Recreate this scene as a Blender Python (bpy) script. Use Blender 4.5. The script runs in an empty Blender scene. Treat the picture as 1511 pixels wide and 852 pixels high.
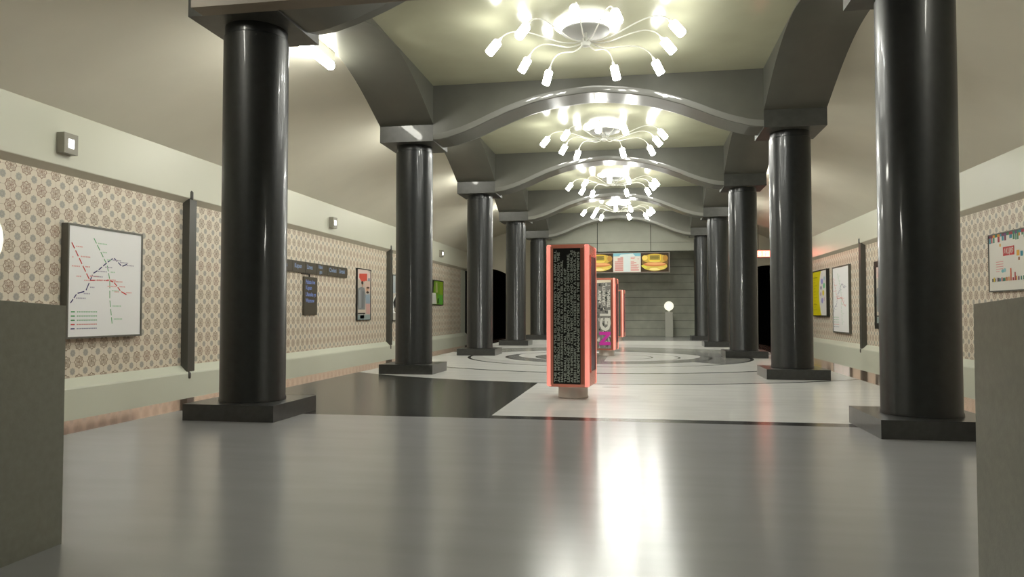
import bpy, bmesh, math, random
from mathutils import Vector, Matrix
random.seed(7)
S = bpy.context.scene
C = S.collection
PI = math.pi

# ------------------------------------------------------------------ materials
MATS = {}
def lin(c):
    return tuple(((x/255)/12.92 if x/255 <= .04045 else ((x/255+.055)/1.055)**2.4) for x in c)

def mat(name, col, rough=.5, metal=0., spec=.5, emit=None, es=0., coat=0., bump=0., bscale=200., var=0., vscale=3., coat_r=.1):
    if name in MATS: return MATS[name]
    m = bpy.data.materials.new(name); m.use_nodes = True
    nt = m.node_tree; b = nt.nodes['Principled BSDF']
    b.inputs['Base Color'].default_value = (*col, 1)
    b.inputs['Roughness'].default_value = rough
    b.inputs['Metallic'].default_value = metal
    b.inputs['Specular IOR Level'].default_value = spec
    if coat: b.inputs['Coat Weight'].default_value = coat; b.inputs['Coat Roughness'].default_value = coat_r
    if emit is not None:
        b.inputs['Emission Color'].default_value = (*emit, 1); b.inputs['Emission Strength'].default_value = es
    if bump or var:
        tc = nt.nodes.new('ShaderNodeTexCoord')
    if bump:
        n = nt.nodes.new('ShaderNodeTexNoise'); n.inputs['Scale'].default_value = bscale
        nt.links.new(tc.outputs['Object'], n.inputs['Vector'])
        bp = nt.nodes.new('ShaderNodeBump'); bp.inputs['Strength'].default_value = bump; bp.inputs['Distance'].default_value = .002
        nt.links.new(n.outputs['Fac'], bp.inputs['Height']); nt.links.new(bp.outputs['Normal'], b.inputs['Normal'])
    if var:
        n = nt.nodes.new('ShaderNodeTexNoise'); n.inputs['Scale'].default_value = vscale; n.inputs['Detail'].default_value = 6
        nt.links.new(tc.outputs['Object'], n.inputs['Vector'])
        r = nt.nodes.new('ShaderNodeValToRGB')
        r.color_ramp.elements[0].position = .3; r.color_ramp.elements[1].position = .7
        r.color_ramp.elements[0].color = (*[x*(1-var) for x in col], 1)
        r.color_ramp.elements[1].color = (*[min(1, x*(1+var)) for x in col], 1)
        nt.links.new(n.outputs['Fac'], r.inputs['Fac']); nt.links.new(r.outputs['Color'], b.inputs['Base Color'])
    MATS[name] = m
    return m

def flat(rgb, glow=0.):
    """a printed / lit colour given in 0-255 values"""
    k = 'print_%d_%d_%d_%d' % (*[int(x) for x in rgb], int(glow*100))
    return mat(k, lin(rgb), .45, spec=.3, emit=lin(rgb) if glow else None, es=glow)

M_COL   = mat('polished_black_stone', (.009, .0105, .011), .39, spec=.45, var=.3, vscale=14, coat=.2, coat_r=.05)
M_CAP   = mat('polished_black_slab', (.050, .051, .045), .38, spec=.5, var=.2, vscale=10, coat=.16, coat_r=.03)
M_PLI   = mat('black_plinth_stone', (.026, .027, .026), .30, spec=.8, var=.3, vscale=20, coat=.3, coat_r=.08)
M_ARCH  = mat('grey_painted_concrete', (.100, .100, .083), .34, spec=.5, bump=.25, bscale=90, var=.06, vscale=4)
M_CEIL  = mat('olive_cream_plaster', (.43, .43, .31), .17, spec=.30, var=.04, vscale=2)
M_BAND  = mat('polished_arch_edge', (.17, .17, .15), .4, spec=.5, coat=.9, coat_r=.02)
M_VAULT = mat('cream_vault_plaster', (.72, .70, .60), .42, spec=.4, var=.03, vscale=1.2)
M_FRIEZE= mat('pale_green_plaster', (.66, .67, .57), .35, spec=.5)
M_SOFF  = mat('taupe_soffit_paint', (.62, .60, .50), .5)
M_SKIRT = mat('pale_green_skirt', (.66, .69, .59), .45)
M_BLOCK = mat('grey_green_stone', (.235, .235, .195), .36, spec=.6, bump=.2, bscale=120, var=.08, vscale=30, coat=.3, coat_r=.1)
M_DARK  = mat('dark_grey_metal', (.06, .058, .052), .4, spec=.5)
M_DARKM = mat('charcoal_bar', (.085, .085, .075), .35)
M_BLACK = mat('tunnel_black', (.006, .006, .006), .9, spec=.1)
M_TRACK = mat('track_bed_grey', (.10, .10, .09), .8, var=.3, vscale=25)
M_PANEL = mat('far_wall_panel', (.36, .37, .30), .5, bump=.2, bscale=60, var=.05, vscale=3)
M_LITSTONE  = mat('lit_toned_stone', (.62, .62, .55), .4)  # far post stone, lightened so its colour carries the light on it
M_BOARD = mat('far_wall_boards', (.44, .455, .385), .5, var=.1, vscale=3)
M_GAP   = mat('dark_joint', (.03, .03, .025), .8)
M_STRIP = mat('glossy_red_edge', (1., .66, .56), .09, metal=.95)
M_KIOSK = mat('coral_red_metal', (.95, .36, .27), .26, metal=.62)
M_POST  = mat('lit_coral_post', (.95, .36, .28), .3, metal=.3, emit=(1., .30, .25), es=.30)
M_KIOIN = mat('dull_red_panel', (.42, .13, .085), .3, metal=.5)
M_STEEL = mat('brushed_steel_foot', (.62, .58, .54), .42, metal=.5)
M_WHITE = mat('white_enamel', (.78, .78, .72), .3)
M_FRAME = mat('grey_frame_metal', (.14, .14, .12), .4, metal=.2)
M_BFRAME= mat('black_frame', (.02, .02, .018), .35)
LAMPC = (1., 1., .93)
M_SHADE = mat('glowing_glass_shade', (.9, .9, .85), .3, emit=LAMPC, es=17.)
M_TUBE  = mat('glowing_tube', (.9, .9, .85), .3, emit=(1., .985, .88), es=38.)
M_GLOBE = mat('glowing_globe', (.9, .88, .8), .3, emit=(1., .97, .80), es=.44)
M_LED   = mat('wall_box_light', (.9, .9, .95), .3, emit=(.9, .93, 1.), es=4.)

# ---- node helpers for the tile and floor materials
class NG:
    def __init__(s, nt): s.nt = nt
    def m(s, op, a, b=None, c=None):
        n = s.nt.nodes.new('ShaderNodeMath'); n.operation = op
        for i, v in enumerate((a, b, c)):
            if v is None: continue
            if isinstance(v, (int, float)): n.inputs[i].default_value = v
            else: s.nt.links.new(v, n.inputs[i])
        return n.outputs[0]
    def mix(s, fac, a, b):
        n = s.nt.nodes.new('ShaderNodeMix'); n.data_type = 'RGBA'
        for v, i in ((fac, 0), (a, 6), (b, 7)):
            if isinstance(v, (int, float)): n.inputs[i].default_value = v
            elif isinstance(v, tuple): n.inputs[i].default_value = (*v, 1)
            else: s.nt.links.new(v, n.inputs[i])
        return n.outputs[2]

def tile_material():
    m = bpy.data.materials.new('patterned_cement_tile'); m.use_nodes = True
    nt = m.node_tree; g = NG(nt); b = nt.nodes['Principled BSDF']
    tc = nt.nodes.new('ShaderNodeTexCoord'); sp = nt.nodes.new('ShaderNodeSeparateXYZ')
    nt.links.new(tc.outputs['Object'], sp.inputs[0])
    U = g.m('DIVIDE', g.m('SUBTRACT', sp.outputs[1], 8.06), .2292)
    V = g.m('DIVIDE', g.m('SUBTRACT', sp.outputs[2], 2.49), .2415)
    def cell(off):
        u = g.m('SUBTRACT', g.m('FRACT', g.m('ADD', U, off+.5+100)), .5)
        v = g.m('SUBTRACT', g.m('FRACT', g.m('ADD', V, off+.5+100)), .5)
        return u, v
    u, v = cell(0.)
    r = g.m('SQRT', g.m('ADD', g.m('MULTIPLY', u, u), g.m('MULTIPLY', v, v)))
    th = g.m('ARCTAN2', v, u)
    R = g.m('ADD', .315, g.m('MULTIPLY', g.m('COSINE', g.m('MULTIPLY', th, 8)), .028))
    ring = g.m('LESS_THAN', g.m('ABSOLUTE', g.m('SUBTRACT', r, R)), .028)
    inside = g.m('LESS_THAN', r, R)
    au, av = g.m('ABSOLUTE', u), g.m('ABSOLUTE', v)
    pd = g.m('MAXIMUM', g.m('ABSOLUTE', g.m('SUBTRACT', au, .115)), g.m('ABSOLUTE', g.m('SUBTRACT', av, .115)))
    pet = g.m('MULTIPLY', inside, g.m('LESS_THAN', g.m('ABSOLUTE', g.m('SUBTRACT', pd, .080)), .019))
    dot = g.m('LESS_THAN', pd, .030)
    cen = g.m('LESS_THAN', r, .055)
    brown = g.m('MINIMUM', 1., g.m('ADD', g.m('ADD', ring, pet), g.m('ADD', dot, cen)))
    u2, v2 = cell(.5)
    r2 = g.m('SQRT', g.m('ADD', g.m('MULTIPLY', u2, u2), g.m('MULTIPLY', v2, v2)))
    th2 = g.m('ARCTAN2', v2, u2)
    R2 = g.m('ADD', .195, g.m('MULTIPLY', g.m('COSINE', g.m('MULTIPLY', th2, 8)), .016))
    grey = g.m('LESS_THAN', r2, R2)
    gring = g.m('LESS_THAN', g.m('ABSOLUTE', g.m('SUBTRACT', r2, .10)), .018)
    seam = g.m('MULTIPLY', g.m('LESS_THAN', g.m('MINIMUM', au, av), .013), g.m('GREATER_THAN', r, .30))
    ns = nt.nodes.new('ShaderNodeTexNoise'); ns.inputs['Scale'].default_value = 1.3; ns.inputs['Detail'].default_value = 3
    nt.links.new(tc.outputs['Object'], ns.inputs['Vector'])
    hue = g.m('MINIMUM', 1., g.m('MAXIMUM', 0., g.m('MULTIPLY', g.m('SUBTRACT', ns.outputs[0], .4), 5.)))
    base = (.78, .715, .60)
    bc = g.mix(hue, (.22, .155, .090), (.27, .145, .090))
    c = g.mix(g.m('MULTIPLY', inside, .12), base, (.52, .40, .28))
    c = g.mix(grey, c, (.455, .435, .385))
    c = g.mix(g.m('MULTIPLY', gring, .45), c, (.27, .28, .25))
    c = g.mix(g.m('MULTIPLY', seam, .45), c, (.36, .28, .20))
    c = g.mix(g.m('MULTIPLY', brown, .8), c, bc)
    nt.links.new(c, b.inputs['Base Color'])
    b.inputs['Roughness'].default_value = .42
    return m
M_TILE = tile_material()

CY = 16.35      # centre of the floor rings
def floor_material():
    m = bpy.data.materials.new('polished_inlaid_floor'); m.use_nodes = True
    nt = m.node_tree; g = NG(nt); b = nt.nodes['Principled BSDF']
    tc = nt.nodes.new('ShaderNodeTexCoord'); sp = nt.nodes.new('ShaderNodeSeparateXYZ')
    nt.links.new(tc.outputs['Object'], sp.inputs[0])
    X, Y = sp.outputs[0], sp.outputs[1]
    def dist(cx, cy):
        dx, dy = g.m('SUBTRACT', X, cx), g.m('SUBTRACT', Y, cy)
        return g.m('SQRT', g.m('ADD', g.m('MULTIPLY', dx, dx), g.m('MULTIPLY', dy, dy)))
    R = dist(0., CY)
    white = (.80, .80, .785); light = (.68, .68, .66); midg = (.24, .24, .23); front = (.33, .33, .34); black = (.012, .013, .012); dark = (.030, .031, .028)
    lt = lambda v, t: g.m('LESS_THAN', v, t)
    gt = lambda v, t: g.m('GREATER_THAN', v, t)
    AND = lambda a, c: g.m('MULTIPLY', a, c)
    band = lambda v, c0, w: lt(g.m('ABSOLUTE', g.m('SUBTRACT', v, c0)), w)
    left = lt(X, 0.)
    c = g.mix(0., white, white)
    # black panel, left near quarter
    inP = AND(AND(lt(X, -.70), lt(Y, 16.)), gt(R, 6.15))
    c = g.mix(inP, c, dark)
    brd = g.m('MAXIMUM', gt(X, -1.0), lt(Y, 7.12))
    c = g.mix(AND(inP, brd), c, black)
    for (ex, ey, a, bb) in ((-1.67, 7.62, .27, .13), (-1.25, 9.95, .17, .16), (.32, 9.75, .12, .04)):
        dx = g.m('DIVIDE', g.m('SUBTRACT', X, ex), a); dy = g.m('DIVIDE', g.m('SUBTRACT', Y, ey), bb)
        c = g.mix(lt(g.m('ADD', g.m('MULTIPLY', dx, dx), g.m('MULTIPLY', dy, dy)), 1.), c, black if ex < 0 else (.3, .3, .28))
    # rings
    c = g.mix(lt(R, 6.2), c, light)
    c = g.mix(lt(R, 4.42), c, (.74, .74, .72))
    c = g.mix(AND(lt(R, 3.02), lt(X, 0.)), c, white)
    D2 = dist(-.25, CY+.35)
    c = g.mix(AND(lt(R, 3.02), gt(D2, 2.55)), c, light)
    c = g.mix(AND(AND(lt(R, 3.02), gt(R, 2.2)), gt(g.m('ADD', X, g.m('MULTIPLY', g.m('SUBTRACT', Y, CY), .8)), .6)), c, midg)
    c = g.mix(AND(lt(R, 2.2), gt(dist(.0, CY+.55), 2.02)), c, midg)
    c = g.mix(AND(lt(R, 1.55), left), c, midg)
    c = g.mix(AND(gt(R, 3.02), AND(lt(R, 4.42), gt(Y, CY+1.4))), c, (.35, .355, .33))
    for r0, w in ((6.2, .035), (4.42, .05), (3.02, .035), (2.2, .03), (1.55, .02), (.97, .02)):
        c = g.mix(band(R, r0, w), c, black)
    # the two straight border lines and the plainer floor beyond them
    out = g.m('MAXIMUM', lt(Y, 6.72), gt(Y, 25.9))
    c = g.mix(out, c, front)
    c = g.mix(AND(band(Y, 6.80, .10), lt(X, 3.0)), c, black)
    ns = nt.nodes.new('ShaderNodeTexNoise'); ns.inputs['Scale'].default_value = 2.2; ns.inputs['Detail'].default_value = 5
    mp = nt.nodes.new('ShaderNodeMapping'); mp.inputs['Scale'].default_value = (.6, 2.4, 1)
    nt.links.new(tc.outputs['Object'], mp.inputs['Vector']); nt.links.new(mp.outputs[0], ns.inputs['Vector'])
    c = g.mix(g.m('MULTIPLY', g.m('SUBTRACT', ns.outputs[0], .35), .35), c, (.16, .16, .15))
    nt.links.new(c, b.inputs['Base Color'])
    b.inputs['Roughness'].default_value = .205
    b.inputs['Specular IOR Level'].default_value = .68
    return m
M_FLOOR = floor_material()

# ------------------------------------------------------------------ mesh helpers
def tag(o, label=None, cat=None, group=None, kind=None):
    if label: o['label'] = label
    if cat: o['category'] = cat
    if group: o['group'] = group
    if kind: o['kind'] = kind
    return o

def thing(name, label, cat, loc=(0, 0, 0), rz=0., group=None):
    o = bpy.data.objects.new(name, None); C.objects.link(o)
    o.location = loc; o.rotation_euler = (0, 0, rz); o.empty_display_size = .1
    return tag(o, label, cat, group)

def obj(name, bm, mats, parent=None, smooth=False, loc=None, bevel=0., bseg=2):
    if not isinstance(mats, (list, tuple)): mats = [mats]
    me = bpy.data.meshes.new(name)
    if bevel:
        bmesh.ops.bevel(bm, geom=[e for e in bm.edges if len(e.link_faces) == 2 and e.calc_face_angle(0) > .6], offset=bevel, segments=bseg, affect='EDGES', profile=.5)
    bmesh.ops.recalc_face_normals(bm, faces=bm.faces)
    bm.to_mesh(me); bm.free()
    for m in mats: me.materials.append(m)
    if smooth:
        for p in me.polygons: p.use_smooth = True
        try: me.set_sharp_from_angle(angle=.7)
        except Exception: pass
    o = bpy.data.objects.new(name, me); C.objects.link(o)
    if parent: o.parent = parent
    if loc: o.location = loc
    return o

def box(bm, x0, x1, y0, y1, z0, z1, mi=0):
    vs = [bm.verts.new((x, y, z)) for x in (x0, x1) for y in (y0, y1) for z in (z0, z1)]
    for f in ((0, 1, 3, 2), (4, 6, 7, 5), (0, 4, 5, 1), (2, 3, 7, 6), (0, 2, 6, 4), (1, 5, 7, 3)):
        bm.faces.new([vs[i] for i in f]).material_index = mi
    return bm
def B(*a, mi=0): return box(bmesh.new(), *a, mi=mi)

def prism(bm, pts, axis, a, b, mi=0, closed=True, caps=True):
    """pts: 2-D outline; axis 'x' -> pts are (y,z), 'y' -> (x,z), 'z' -> (x,y)"""
    def P(p, t): return {'x': (t, p[0], p[1]), 'y': (p[0], t, p[1]), 'z': (p[0], p[1], t)}[axis]
    A = [bm.verts.new(P(p, a)) for p in pts]; D = [bm.verts.new(P(p, b)) for p in pts]
    n = len(pts)
    for i in range(n if closed else n-1):
        j = (i+1) % n
        bm.faces.new((A[i], A[j], D[j], D[i])).material_index = mi[i] if isinstance(mi, list) else mi
    if closed and caps:
        k = mi[0] if isinstance(mi, list) else mi
        bm.faces.new(A[::-1]).material_index = k; bm.faces.new(D).material_index = k
    return bm

def lathe(bm, prof, seg=32, c=(0, 0, 0), M=None, mi=0):
    rings = []
    for r, z in prof:
        rg = []
        for i in range(seg):
            t = 2*PI*i/seg; v = Vector((r*math.cos(t), r*math.sin(t), z))
            if M is not None: v = M @ v
            rg.append(bm.verts.new(v+Vector(c)))
        rings.append(rg)
    for a, b in zip(rings, rings[1:]):
        for i in range(seg):
            j = (i+1) % seg
            bm.faces.new((a[i], a[j], b[j], b[i])).material_index = mi
    bm.faces.new(rings[0][::-1]).material_index = mi; bm.faces.new(rings[-1]).material_index = mi
    return bm

def tube(bm, pts, r, seg=8):
    pts = [Vector(p) for p in pts]; rings = []
    for i, p in enumerate(pts):
        d = (pts[min(i+1, len(pts)-1)]-pts[max(i-1, 0)]).normalized()
        a = d.cross(Vector((0, 0, 1)));
        if a.length < .05: a = d.cross(Vector((1, 0, 0)))
        a.normalize(); b = d.cross(a)
        rr = r[i] if isinstance(r, (list, tuple)) else r
        rings.append([bm.verts.new(p+a*rr*math.cos(2*PI*k/seg)+b*rr*math.sin(2*PI*k/seg)) for k in range(seg)])
    for a, b in zip(rings, rings[1:]):
        for i in range(seg):
            j = (i+1) % seg; bm.faces.new((a[i], a[j], b[j], b[i]))
    bm.faces.new(rings[0][::-1]); bm.faces.new(rings[-1])
    return bm

def rrect(w, d, r, n=6, cx=0, cy=0):
    out = []
    for sx, sy, a0 in ((1, 1, 0), (-1, 1, 90), (-1, -1, 180), (1, -1, 270)):
        for k in range(n+1):
            a = math.radians(a0+90*k/n)
            out.append((cx+sx*(w/2-r)+r*math.cos(a), cy+sy*(d/2-r)+r*math.sin(a)))
    return out

def smooth_interp(tab, x):
    """Catmull-Rom through (x, y) table"""
    n = len(tab)
    if x <= tab[0][0]: return tab[0][1]
    if x >= tab[-1][0]: return tab[-1][1]
    for i in range(n-1):
        if tab[i][0] <= x <= tab[i+1][0]: break
    t = (x-tab[i][0])/(tab[i+1][0]-tab[i][0])
    y0 = tab[max(i-1, 0)][1]; y1 = tab[i][1]; y2 = tab[i+1][1]; y3 = tab[min(i+2, n-1)][1]
    return .5*((2*y1)+(-y0+y2)*t+(2*y0-5*y1+4*y2-y3)*t*t+(-y0+3*y1-3*y2+y3)*t**3)

def copy_tree(o, parent=None):
    c = o.copy(); C.objects.link(c)
    if parent: c.parent = parent
    for ch in list(o.children): copy_tree(ch, c)
    return c

# printed artwork: shapes in (u, v) metres laid in thin layers on a panel face
class Art:
    def __init__(s): s.items = []; s.n = 0
    def poly(s, pts, rgb, glow=0., layer=None): s.items.append((pts, flat(rgb, glow), layer)); return s
    def rect(s, u0, v0, u1, v1, rgb, glow=0., layer=None): return s.poly([(u0, v0), (u1, v0), (u1, v1), (u0, v1)], rgb, glow, layer)
    def ell(s, cu, cv, a, b, rgb, glow=0., layer=None, n=24, rot=0.):
        p = []
        for k in range(n):
            t = 2*PI*k/n; x, y = a*math.cos(t), b*math.sin(t)
            p.append((cu+x*math.cos(rot)-y*math.sin(rot), cv+x*math.sin(rot)+y*math.cos(rot)))
        return s.poly(p, rgb, glow, layer)
    def line(s, pts, w, rgb, glow=0., layer=None, dash=None):
        for (a, b) in zip(pts, pts[1:]):
            dx, dy = b[0]-a[0], b[1]-a[1]; L = math.hypot(dx, dy)
            if L < 1e-6: continue
            nx, ny = -dy/L*w/2, dx/L*w/2
            segs = [(0., 1.)]
            if dash:
                k = max(1, round(L/dash)); segs = [((i+.08)/k, (i+.84)/k) for i in range(k)]
            for t0, t1 in segs:
                x0, y0, x1, y1 = a[0]+dx*t0, a[1]+dy*t0, a[0]+dx*t1, a[1]+dy*t1
                s.poly([(x0-nx, y0-ny), (x1-nx, y1-ny), (x1+nx, y1+ny), (x0+nx, y0+ny)], rgb, glow, layer)
        return s
    def build(s, name, F, parent, step=.0004):
        """F(u, v, h) -> xyz"""
        bm = bmesh.new(); ms = []
        for i, (pts, m, lay) in enumerate(s.items):
            if m not in ms: ms.append(m)
            h = step*(1+(lay if lay is not None else min(i, 14)))
            vs = [bm.verts.new(F(u, v, h)) for u, v in pts]
            try: bm.faces.new(vs).material_index = ms.index(m)
            except ValueError: pass
        me = bpy.data.meshes.new(name); bm.to_mesh(me); bm.free()
        for m in ms: me.materials.append(m)
        o = bpy.data.objects.new(name, me); C.objects.link(o); o.parent = parent
        return o

def text_mesh(name, lines, size, m, parent, MX, align='LEFT', spacing=1., bold=0.0, fit=None):
    """flat lettering; lines = [(string, x, y)], MX maps text plane to parent space"""
    bm = bmesh.new()
    for s_, x, y in lines:
        cu = bpy.data.curves.new('t', 'FONT'); cu.body = s_; cu.size = size; cu.align_x = align; cu.offset = bold; cu.resolution_u = 2
        to = bpy.data.objects.new('t', cu); C.objects.link(to)
        bpy.context.view_layer.update()
        me = bpy.data.meshes.new_from_object(to.evaluated_get(bpy.context.evaluated_depsgraph_get()))
        sx = 1.
        if fit:
            xs = [v.co.x for v in me.vertices]; w = (max(xs)-min(xs)) if xs else 1.
            sx = fit/w if w > 0 else 1.
        me.transform(MX @ Matrix.Translation((x, y, 0)) @ Matrix.Diagonal((sx, 1, 1, 1)))
        bm.from_mesh(me)
        bpy.data.objects.remove(to); bpy.data.curves.remove(cu); bpy.data.meshes.remove(me)
    me = bpy.data.meshes.new(name); bm.to_mesh(me); bm.free(); me.materials.append(m)
    o = bpy.data.objects.new(name, me); C.objects.link(o); o.parent = parent
    return o

# ------------------------------------------------------------------ dimensions
W, Y1, P, NC = 2.95, 6.552, 5.1274, 5
CR, HP, HC, TC, A = .30, .147, 3.6915, .259, .44
ZT = HC+TC                      # capital top 3.95
ZCEIL = 4.57
YN, YF = -3.0, 31.0             # ends of the station
XT, XF = 6.66, 6.54             # tile face, frieze face
YC = [Y1+P*k for k in range(NC)]
YLN = (5.03, 5.19); YLF = (28.2, 28.36); ZL = 3.28

def st(o): o['kind'] = 'structure'; return o

# ------------------------------------------------------------------ the setting
# floor, platform edges, track beds
bm = bmesh.new(); box(bm, -3.83, 3.83, YN, YF, -1.1, 0)
st(obj('floor', bm, M_FLOOR))
for s, nm in ((-1, 'trim_1'), (1, 'trim_2')):
    bm = bmesh.new(); box(bm, *sorted((s*3.83, s*4.38)), YN, YF, -1.1, 0)
    st(obj(nm, bm, M_STRIP))
    bm = bmesh.new(); box(bm, *sorted((s*4.38, s*XT)), YN, YF+5, -1.3, -1.1)
    st(obj('floor', bm, M_TRACK))

# side walls: skirt, sloping ledge, tiles, soffit of the frieze, frieze, bead
for s, nm in ((-1, 'wall_left'), (1, 'wall_right')):
    prof = [(XF-.04, -1.1), (XF-.005, -.02), (XF+.005, .006), (XT, .115), (XT, 2.765), (XF+.005, 2.84), (XF, 2.85), (XF, 3.565), (XT+.2, 3.565), (XT+.2, -1.1)]
    mi = [1, 1, 1, 0, 3, 2, 2, 2, 2, 2]
    bm = bmesh.new(); prism(bm, [(s*x, z) for x, z in prof], 'y', YN, 30.2, mi)
    # plain end strip beyond the tiles
    prism(bm, [(s*x, z) for x, z in prof], 'y', 30.2, YF, [1, 1, 1, 1, 3, 2, 2, 2, 2, 2])
    st(obj(nm, bm, [M_TILE, M_SKIRT, M_FRIEZE, M_SOFF]))

# side vaults
def vz(x):
    t = (abs(x)-3.39)/(XF-3.39)
    return 4.60-1.05*max(0, t)**2
for s in (-1, 1):
    n = 24
    lo = [(s*(3.39+(XF-3.39)*i/n), vz(3.39+(XF-3.39)*i/n)) for i in range(n+1)]
    pts = lo+[(s*XF, 4.9), (s*3.39, 4.9)]
    bm = bmesh.new(); prism(bm, pts, 'y', YN, YF)
    st(obj('ceiling', bm, M_VAULT, smooth=True))
bm = bmesh.new(); box(bm, -3.39, 3.39, YN, YF+.2, ZCEIL, 4.9)
st(obj('ceiling', bm, M_CEIL))

# wall behind the camera; its opening is added to let in world light
bm = bmesh.new(); box(bm, -XT-.2, -2.8, YN-.2, YN, -1.1, 4.9); box(bm, 2.8, XT+.2, YN-.2, YN, -1.1, 4.9); box(bm, -2.8, 2.8, YN-.2, YN, 3.3, 4.9)
st(obj('wall_near', bm, M_FRIEZE))
# lintel wall over the near steps
bm = bmesh.new(); box(bm, -2.65, 2.65, YLN[0], YLN[1], ZL, ZCEIL)
st(obj('wall_near_lintel', bm, mat('lintel_brown_paint', (.20, .165, .125), .45), bevel=.006))

# far lintel wall with panel joints
bm = bmesh.new(); box(bm, -3.39, 3.39, YLF[0]+.02, YLF[1], ZL, ZCEIL, mi=1)
xs = [-3.39, -2.84, -.84, 1.155, 3.16, 3.39]
for x0, x1 in zip(xs, xs[1:]):
    for z0, z1 in ((ZL, 3.605), (3.605, ZCEIL)):
        box(bm, x0+.012, x1-.012, YLF[0], YLF[0]+.03, z0+(.006 if z0 > ZL else 0), z1-.006)
st(obj('wall_far_lintel', bm, [M_PANEL, M_GAP]))
# far wall: horizontal courses
bm = bmesh.new(); box(bm, -3.39, 3.39, YF+.02, YF+.2, 0, ZCEIL, mi=1)
z = 0.
k = 0
while z < ZCEIL-.05:
    h = min(.317, ZCEIL-z)
    yo = .012*(k % 2)
    box(bm, -3.39, 3.39, YF-.02-yo, YF+.03, z+.006, z+h-.006); z += h; k += 1
st(obj('wall_far', bm, [M_BOARD, M_GAP], bevel=0))
# track-end walls with arched tunnel mouths
def pz(x): return 2.05+.83*math.sqrt(max(0, 1-((abs(x)-5.95)/1.5)**2))
for s in (-1, 1):
    bm = bmesh.new()
    n = 40; x0, x1 = 3.39, XT
    def quad(xa, xb, za0, za1, zb0, zb1):
        # solid wedge between two vertical slices
        V = [bm.verts.new((s*x, y, z)) for y in (YF, YF+.25) for x, z in ((xa, za0), (xb, zb0), (xb, zb1), (xa, za1))]
        for f in ((0, 1, 2, 3), (7, 6, 5, 4), (0, 4, 5, 1), (3, 2, 6, 7)): bm.faces.new([V[i] for i in f])
    cuts = [3.39, 4.47]+[4.47+(XT-4.47)*i/n for i in range(1, n+1)]
    for a, b in zip(cuts, cuts[1:]):
        if b <= 4.48: quad(a, b, -1.1, 4.9, -1.1, 4.9)
        else: quad(a, b, pz(a), 4.9, pz(b), 4.9)
    st(obj('wall_end_left' if s < 0 else 'wall_end_right', bm, M_VAULT))
    bm = bmesh.new()
    box(bm, *sorted((s*4.3, s*4.47)), YF+.25, YF+5, -1.1, 3.1); box(bm, *sorted((s*XT, s*(XT+.15))), YF+.25, YF+5, -1.1, 3.1)
    box(bm, *sorted((s*4.3, s*(XT+.15))), YF+5, YF+5.1, -1.1, 3.1); box(bm, *sorted((s*4.3, s*(XT+.15))), YF+.25, YF+5.1, 3.0, 3.1)
    st(obj('wall_tunnel_left' if s < 0 else 'wall_tunnel_right', bm, M_BLACK))
    # wall beside the far steps
    bm = bmesh.new(); box(bm, *sorted((s*3.25, s*3.39)), YLF[1], YF-.05, 0, ZCEIL)
    st(obj('wall_side_left' if s < 0 else 'wall_side_right', bm, M_PANEL))

# ------------------------------------------------------------------ columns
def make_column():
    t = thing('column', '', 'column')
    obj('plinth', B(-A, A, -A, A, 0, HP), M_PLI, t, smooth=True, bevel=.018, bseg=3)
    bm = bmesh.new(); lathe(bm, [(CR+.006, HP), (CR+.006, HP+.02), (CR, HP+.03), (CR, HC-.10), (CR-.012, HC-.09), (CR-.012, HC-.0)], 64)
    obj('shaft', bm, M_COL, t, smooth=True)
    obj('capital', B(-A, A, -A, A, HC, ZT), M_CAP, t, smooth=True, bevel=.010, bseg=2)
    return t
c0 = make_column()
ordn = ['nearest the camera', 'second from the camera', 'third from the camera', 'fourth from the camera', 'farthest from the camera']
first = True
for s in (-1, 1):
    for k in range(NC):
        c = c0 if first else copy_tree(c0); first = False
        c.location = (s*W, YC[k], 0)
        tag(c, 'polished black round column on square plinth, %s in the %s row' % (ordn[k], 'left' if s < 0 else 'right'), 'column', 'polished columns flanking the hall')

# ------------------------------------------------------------------ arches
bayn = ['first', 'second', 'third', 'fourth', 'fifth']
# arcade arches along the rows
def arcade_bay():
    n = 28; span = P-2*A
    pts = [(0, ZT), (A, ZT)]
    for i in range(1, n):
        d = span*i/n; t = min(d, span-d)/(span/2)
        pts.append((A+d, ZT+(ZCEIL-.02-ZT)*math.sin(PI/2*min(1, t))**1.02))
    pts += [(P-A, ZT), (P, ZT), (P, ZCEIL), (0, ZCEIL)]
    bm = bmesh.new(); prism(bm, pts, 'x', -A, A)
    return bm
a0 = obj('arcade_arch', arcade_bay(), M_ARCH, smooth=True)
first = True
for s in (-1, 1):
    for k in range(NC-1):
        o = a0 if first else a0.copy()
        if not first: C.objects.link(o)
        first = False
        o.location = (s*W, YC[k], 0)
        tag(o, 'dark grey arch spanning between the %s and %s columns of the %s row' % (bayn[k], bayn[k+1], 'left' if s < 0 else 'right'), 'arch', 'lengthwise arches over the column rows')
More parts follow.
